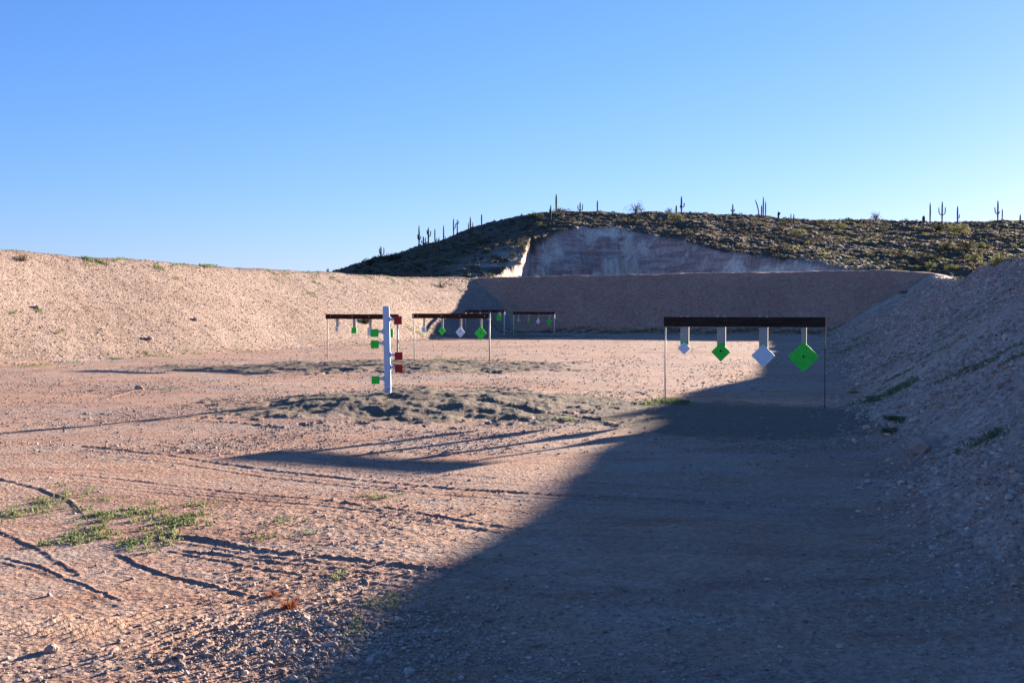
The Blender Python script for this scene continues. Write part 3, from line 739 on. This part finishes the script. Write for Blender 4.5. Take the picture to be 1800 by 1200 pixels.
# ------------------------------------------------------------------ post with swinging paddles
p = gpt(681.5, 703)
k = F/p[1]                       # px per metre at the post
pz = z1(*p); rz = lambda v: (HV-v)/k+HC-pz
tree = empty('paddle_target_post', (p[0], p[1], pz), (math.radians(0), math.radians(-1.0), math.radians(2)))
tag(tree, 'white painted steel post with three green and three red square paddles', 'paddle target')
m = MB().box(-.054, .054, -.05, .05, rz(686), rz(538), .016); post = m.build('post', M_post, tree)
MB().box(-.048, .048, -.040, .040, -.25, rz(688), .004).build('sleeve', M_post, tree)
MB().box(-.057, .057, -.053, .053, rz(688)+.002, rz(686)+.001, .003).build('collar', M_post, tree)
for v in (546, 612, 679, 684):
    MB().tube([(.012, -.0502, rz(v)), (.012, -.058, rz(v))], .009, 8).build('bolt', M_bolt if v != 684 else M_mark, tree)
for side, v, mt in ((1, 563.5, M_red), (1, 626, M_red), (1, 647.5, M_red), (-1, 584.5, M_green), (-1, 604.5, M_green), (-1, 667, M_green)):
    cx = .195*side if side > 0 else -.195
    z = rz(v)
    pl_ = MB().prism([(cx-.066, z+.066), (cx+.066, z+.066), (cx+.066, z-.066), (cx-.066, z-.066)], -.062, -.049).build('paddle', mt, tree)
    z2 = z+(.022 if side > 0 else .02)
    x0, x1 = sorted((.0602*side, (cx-.066*side)+.05*side))
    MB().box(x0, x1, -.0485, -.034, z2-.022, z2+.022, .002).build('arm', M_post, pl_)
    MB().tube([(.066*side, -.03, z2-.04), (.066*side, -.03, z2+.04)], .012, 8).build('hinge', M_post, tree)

# ------------------------------------------------------------------ saguaros
def saguaro_mesh(h, r, seed, lean=0):
    rnd = random.Random(seed); pts = []; rad = []
    for i in range(11):
        t = i/10; pts.append((lean*h*t*t, .03*h*math.sin(t*2)*rnd.uniform(-.3, .3), h*t)); rad.append(r*(.78+.3*math.sin(min(t*1.25, 1)*math.pi*.75)) if i < 9 else r*(.8 if i == 9 else .35))
    return pts, rad
def ribbed(pts, rad, n=22):
    m = MB(); m.tube(pts, rad, n)
    # ribs: pull every other vertex in
    for ring in range(len(pts)):
        c = np.array(pts[ring])
        for j in range(0, n, 2):
            q = np.array(m.v[ring*n+j]); m.v[ring*n+j] = tuple(c+(q-c)*.8)
    return m
def saguaro(u, vb, vt, arms, label, thick=1.0, lean=0.0):
    x, y = cast_down(u, vb)
    if y < 110: y = 292.0; x = (u-CU)/F*y
    h = (vb-vt)/F*y
    r = max(.18, h*.04)*thick
    c = (x, y, z1(x, y)-.25); mat = random.choice((M_cactus, M_cactus2))
    pts, rad = saguaro_mesh(h+.25, r, int(u), lean)
    if not arms:
        o = ribbed(pts, rad).build('saguaro_cactus', mat, None, True, loc=c)
        return tag(o, label, 'cactus', 'saguaro cacti on the hill')
    root = empty('saguaro_cactus', c, (0, 0, random.uniform(-.3, .3))); tag(root, label, 'cactus', 'saguaro cacti on the hill')
    ribbed(pts, rad).build('trunk', mat, root, True)
    for side, z0, ztop, out in arms:      # side, joint height, arm tip height, reach (fractions of h)
        o_ = out*h; a0 = z0*h; ap = [(0, 0, a0-.02*h), (side*o_*.5, 0, a0+.0*h), (side*o_*.9, 0, a0+.06*h), (side*o_, 0, a0+.15*h), (side*o_*1.02, .02*h, (a0+.15*h+ztop*h)/2), (side*o_, .02*h, ztop*h)]
        ra = [r*.55, r*.6, r*.68, r*.7, r*.7, r*.35]
        if ztop < z0+.2: ap = ap[:3]+[(side*o_, 0, ztop*h)]; ra = ra[:3]+[r*.35]
        ribbed(ap, ra, 14).build('arm', mat, root, True)
    return root
S = saguaro
S(577, 482, 468, [(-1,.35,.95,.16),(1,.3,.75,.2)], 'small forked saguaro peeping over the sunlit bank crest, farthest down the hill')
S(584, 482, 474, [], 'stubby saguaro tip just beside the small forked saguaro at the bank crest', .8)
S(601, 482, 474, [], 'tiny thin saguaro over the bank crest between the forked one and the slope', .6)
S(607, 482, 471, [], 'thin low saguaro where the hill slope meets the bank crest', .7)
S(670, 457, 433, [(-1,.5,.95,.10),(1,.45,1.0,.22)], 'three pronged saguaro beside dark shrubs at the low end of the ridge', .9)
S(737, 433, 397, [(-1,.35,.62,.06),(1,.38,.55,.09)], 'tall saguaro with stub arms, first of the cluster on the dark slope', .9)
S(744.5, 432, 415.5, [(-1,.4,.7,.22),(1,.35,1.0,.22)], 'short bushy armed saguaro between two taller ones on the dark slope')
S(753.3, 429, 401, [(-1,.62,.9,.08),(1,.5,.85,.14)], 'saguaro with two raised arms in the cluster on the dark slope')
S(764.7, 424, 400, [(1,.25,.42,.15)], 'slim saguaro with one low arm in the cluster on the dark slope', .8)
S(780, 435, 397, [(1,.3,.55,.07)], 'very tall slim saguaro ending the lower cluster on the dark slope', .7)
S(772, 445, 420, [], 'armless saguaro standing in front of the lower cluster', .7)
S(766, 447, 431, [], 'short saguaro lower on the dark slope in front of the cluster', .8)
S(745, 448, 433, [], 'dim short saguaro lowest on the dark slope', .8)
S(797.5, 412, 382, [(1,.45,.75,.11)], 'saguaro with one bent arm, first of a close pair on the slope', .9)
S(804, 410, 384, [(1,.75,.95,.1),(-1,.7,.8,.07)], 'saguaro with crown like short arms, second of a close pair', .9)
S(827, 423, 381, [(-1,.42,.8,.08),(1,.4,.82,.1)], 'tallest saguaro with two tall parallel arms on the open slope', .8)
S(846.8, 394, 375.5, [], 'lone straight saguaro on the skyline below the summit', 1.0)
S(977.6, 370, 339, [], 'thick straight saguaro at the top of the hill, highest of all', 1.25)
S(968, 390, 361, [(-1,.45,.85,.07)], 'saguaro in front of the summit with its base below the skyline', .9)
S(1019.5, 376, 357, [(-1,.35,.85,.2),(1,.35,.95,.22)], 'small trident shaped saguaro on the summit ridge')
S(1049.7, 370, 350, [], 'lone slender saguaro between the trident one and the skyline tree', 1.0)
S(1188, 371, 358, [], 'short armless saguaro beside the one armed saguaro over the quarry', 1.2)
S(1197, 372, 343.5, [(1,.38,.66,.17),(-1,.35,.5,.08)], 'stout saguaro with one big raised arm on the ridge', 1.2)
S(1287, 377, 358, [(-1,.35,.6,.15),(1,.35,.6,.15)], 'small cross shaped saguaro alone on the ridge')
S(1333, 382, 352, [], 'leaning saguaro in the clump of four', .8, -.22)
S(1340.5, 382, 347, [], 'tallest upright saguaro in the clump of four', .8)
S(1337.5, 382, 362, [], 'shortest saguaro in the clump of four', .9)
S(1344.5, 382, 355, [], 'outermost upright saguaro in the clump of four', .8)
S(1367, 382, 370, [(1,.7,1.05,.2)], 'small saguaro with a twiggy top beside the clump of four', 1.3)
S(1389, 383, 373.5, [], 'short thin saguaro on the ridge past the clump of four', .7)
S(1394, 394, 377, [], 'dark saguaro just below the ridge beside a short thin one', .8)
S(1621.6, 389, 378.5, [], 'broken saguaro stump on the ridge beside a tall bare saguaro', 2.0)
S(1633, 394, 357.5, [], 'tall bare saguaro next to the stump on the ridge', .85)
S(1654, 389, 352, [(-1,.42,.78,.14),(1,.42,.78,.14)], 'symmetrical candelabra saguaro on the ridge', .85)
S(1681, 389, 360, [(1,.3,.55,.11)], 'saguaro with a low swollen arm past the candelabra one', 1.0)
S(1751.6, 386, 351, [(-1,.38,.72,.14),(1,.4,.5,.1)], 'tall saguaro with a raised arm near the end of the ridge', .95)
S(1759.5, 386, 366, [], 'slim short saguaro close beside the tall armed one at the ridge end', .8)
S(1791, 394, 377.5, [], 'dark stubby saguaro below the ridge at the edge of view', 1.0)

# ------------------------------------------------------------------ shrubs
def foliage(n, rx, rz_, leaf, seed, lumps=7, wisp=0.0):
    rg = np.random.default_rng(seed)
    cc = rg.normal(0, .42, (lumps, 3))*np.array([rx, rx, rz_*.7]); cc[:, 2] = np.abs(cc[:, 2])+rz_*.35
    lr = rg.uniform(.3, .6, lumps)*rx
    j = rg.integers(0, lumps, n); d = rg.normal(0, 1, (n, 3)); d /= np.linalg.norm(d, axis=1)[:, None]
    P = cc[j]+d*(lr[j]*rg.uniform(.25, 1.0+wisp, n)**.6)[:, None]; P[:, 2] = np.abs(P[:, 2])*.95+.02
    a = rg.normal(0, 1, (n, 3)); a /= np.linalg.norm(a, axis=1)[:, None]; b = np.cross(a, rg.normal(0, 1, (n, 3))); b /= np.linalg.norm(b, axis=1)[:, None]
    s = (leaf*rg.uniform(.5, 1.3, n))[:, None]
    V = np.stack([P-a*s, P+b*s*.5, P+a*s, P-b*s*.5], 1).reshape(-1, 3); return V, (np.arange(n)*4)[:, None]+np.arange(4)[None]
def shrub_proto(seed, mat, n=900, wisp=0.0, rz_=.9):
    root = empty('desert_shrub', (0, 0, 0))
    V, f = foliage(n, 1.0, rz_, .07, seed, 8, wisp); link('foliage', np_mesh('foliage', V, f, mat, smooth=False), root)
    m = MB(); rnd = random.Random(seed)
    for k in range(8):
        a = rnd.uniform(0, 6.28); e = rnd.uniform(.3, .75)
        m.tube([(0, 0, -.15), (math.cos(a)*.2*e, math.sin(a)*.2*e, .3), (math.cos(a)*.85*e, math.sin(a)*.85*e, .55+rnd.uniform(.2, .5)), (math.cos(a)*1.1*e, math.sin(a)*1.1*e, .8+rnd.uniform(.2, .5))], [.05, .035, .02, .006], 6)
    m.build('stem', M_bark, root, True)
    return root
protos = {}
def shrub(u, v, r, kind, label, name='desert_shrub', cat='shrub'):
    key = kind
    x, y = cast_down(u, v); s = r/F*y
    if key not in protos:
        mt = {'dark': M_leafA, 'green': M_leafB, 'brown': M_leafC, 'airy': M_leafA}[kind]
        protos[key] = shrub_proto({'dark': 3, 'green': 8, 'brown': 14, 'airy': 25}[kind], mt, {'airy': 520, 'brown': 500}.get(kind, 1100), .35 if kind in ('airy', 'brown') else .12)
        root = protos[key]
    else:
        src = protos[key]; root = src.copy(); COL.objects.link(root)
        for ch in list(src.children):
            c = ch.copy(); COL.objects.link(c); c.parent = root
    root.name = name; root.location = (x, y, z1(x, y)-.1); root.scale = (s, s, s*random.uniform(.8, 1.15)); root.rotation_euler = (0, 0, random.uniform(0, 6.28))
    return tag(root, label, cat, 'larger shrubs on the hill')
shrub(652, 468, 14, 'dark', 'dark shrub at the low end of the ridge before the three pronged saguaro')
shrub(684, 460, 15, 'dark', 'dark spreading shrub just behind the three pronged saguaro')
shrub(700, 455, 9, 'dark', 'low dark shrub following the ridge below the saguaro cluster')
shrub(662, 470, 8, 'green', 'olive shrub in front of the three pronged saguaro')
shrub(775, 463, 8, 'green', 'light green shrub alone low on the dark slope')
shrub(855, 446, 9, 'green', 'light green shrub on the slope left of the quarry face')
shrub(840, 427, 9, 'brown', 'brown twiggy shrub beside the tallest two armed saguaro')
shrub(824, 449, 7, 'brown', 'small brown shrub lower on the slope below the tallest two armed saguaro')
shrub(920, 438, 12, 'airy', 'dark airy shrub at the top of the sunlit pale spur')
shrub(938, 384, 10, 'dark', 'rounded shrub on the slope just below the summit')
shrub(984, 374, 11, 'dark', 'dark shrub at the foot of the thick straight summit saguaro')
shrub(1117, 371, 15, 'airy', 'feathery desert tree standing on the skyline over the quarry', 'palo_verde_tree', 'tree')
shrub(1177, 375, 9, 'airy', 'thin shrub on the skyline left of the stout one armed saguaro')
shrub(1186, 386, 13, 'green', 'green shrub just below the stout one armed saguaro')
shrub(1538, 386, 11, 'airy', 'rounded airy shrub on the long level skyline')
shrub(1591, 386, 6, 'airy', 'small airy shrub on the skyline before the saguaro stump')
shrub(1475, 402, 11, 'green', 'yellow green shrub below the level skyline')
shrub(1405, 414, 12, 'green', 'olive green shrub under the dark saguaro past the clump of four')
shrub(1648, 408, 18, 'dark', 'wide dark green shrub on the slope under the candelabra saguaro')
shrub(1685, 412, 16, 'green', 'green shrub beside the wide dark one under the ridge')
shrub(1722, 437, 12, 'green', 'bright tipped shrub midway down the slope')
shrub(1700, 440, 16, 'dark', 'dark shrub midway down the slope next to a bright tipped one')
shrub(1660, 440, 14, 'dark', 'dark low shrub at the upper end of the green thicket')
shrub(1712, 460, 13, 'green', 'round pale green shrub just over the shaded bank')
shrub(1755, 462, 20, 'green', 'largest pale green shrub just over the stony bank crest')
shrub(1785, 455, 14, 'dark', 'dark shrub behind the largest pale green shrub')
shrub(1635, 473, 12, 'green', 'light green shrub rising over the far bank crest')
shrub(1672, 476, 13, 'green', 'light green shrub over the corner where the two shaded banks meet')
shrub(1608, 474, 7, 'green', 'small green shrub over the far bank crest')
shrub(1640, 456, 10, 'dark', 'dark shrub behind the light green ones over the far bank')
shrub(1592, 514, 7, 'dark', 'dark low shrub in the corner where the far bank meets the stony bank')
shrub(1580, 455, 9, 'brown', 'brown shrub on the slope over the far bank')
shrub(1440, 428, 9, 'brown', 'brown shrub on the gully slope right of the quarry')

# scrub: low cover over the whole hillside, one mass
def scrub(n, seed, mat, label, size, u0=520):
    rg = np.random.default_rng(seed)
    y = rg.uniform(138, 335, n*3); x = (rg.uniform(u0, 2150, n*3)-CU)/F*y
    base, cut, _ = hill_parts(x, y)
    ok = (base < cut-.5) & (gnoise(x*.06, y*.06, seed)+.6*rg.uniform(-1, 1, n*3) > -.15) & (base > 5)
    x, y = x[ok][:n], y[ok][:n]; n = len(x); z = zat(x, y)
    L = 26; s = rg.uniform(.5, 1.5, n)**1.3*size
    d = rg.normal(0, 1, (n, L, 3)); d /= np.linalg.norm(d, axis=2)[..., None]; d[..., 2] = np.abs(d[..., 2])*.75
    P = np.stack([x, y, z-.05], -1)[:, None]+d*(s[:, None]*rg.uniform(.5, 1, (n, L)))[..., None]
    P = P.reshape(-1, 3); q = len(P); a = rg.normal(0, 1, (q, 3)); a /= np.linalg.norm(a, axis=1)[:, None]; b = np.cross(a, rg.normal(0, 1, (q, 3))); b /= np.linalg.norm(b, axis=1)[:, None]
    ls = (np.repeat(s, L)*.26)[:, None]
    V = np.stack([P-a*ls, P+b*ls*.6, P+a*ls, P-b*ls*.6], 1).reshape(-1, 3)
    tag(link('undergrowth', np_mesh('undergrowth', V, (np.arange(q)*4)[:, None]+np.arange(4)[None], mat, smooth=False)), label, 'desert scrub', kind='stuff')
scrub(5200, 5, M_leafC, 'dry tan scrub covering the hillside', .36)
scrub(2800, 9, M_leafA, 'dark green scrub covering the hillside', .46)
scrub(700, 12, M_leafB, 'yellow green scrub scattered on the hillside', .5, 1380)

# ------------------------------------------------------------------ camera, sun, sky
cam = bpy.data.cameras.new('camera'); co = bpy.data.objects.new('camera', cam); COL.objects.link(co); sc.camera = co
cam.sensor_width = 36; cam.lens = F/1800*36; cam.clip_start = .05; cam.clip_end = 5000
co.location = (0, 0, HC); co.rotation_euler = (math.radians(90)-math.atan((600-HV)/F), 0, 0)
sun = bpy.data.lights.new('sun', 'SUN'); so = bpy.data.objects.new('sun', sun); COL.objects.link(so)
sun.energy = 5.0; sun.angle = math.radians(.55); sun.color = (1, .85, .69)
from mathutils import Vector
dirv = Vector((SUN_XY[0]*math.cos(SUN_EL), SUN_XY[1]*math.cos(SUN_EL), math.sin(SUN_EL)))
so.rotation_euler = dirv.to_track_quat('Z', 'Y').to_euler(); so.location = (30, 30, 30)
w = bpy.data.worlds.new('World'); sc.world = w; w.use_nodes = True; nt = w.node_tree; nt.nodes.clear()
sky = nt.nodes.new('ShaderNodeTexSky'); sky.sky_type = 'NISHITA'; sky.sun_disc = False; sky.sun_elevation = SUN_EL
sky.sun_rotation = math.atan2(SUN_XY[0], SUN_XY[1]); sky.air_density = 1.0; sky.dust_density = .13; sky.ozone_density = 3.0; sky.altitude = 300
bg = nt.nodes.new('ShaderNodeBackground'); bg.inputs[1].default_value = .055; ow = nt.nodes.new('ShaderNodeOutputWorld')
sp = nt.nodes.new('ShaderNodeSeparateColor'); cb = nt.nodes.new('ShaderNodeCombineColor'); nt.links.new(sky.outputs[0], sp.inputs[0])
for _i, (_g, _p) in enumerate(((.445, 1.01), (.655, .82), (1.12, .80))):      # camera white balance and response of the sky
    nt.links.new(math_(nt, 'MULTIPLY', math_(nt, 'POWER', sp.outputs[_i], _p), _g), cb.inputs[_i])
nt.links.new(cb.outputs[0], bg.inputs[0]); nt.links.new(bg.outputs[0], ow.inputs[0])
sc.view_settings.view_transform = 'Standard'; sc.view_settings.look = 'None'; sc.view_settings.exposure = 2.5; sc.view_settings.gamma = 1
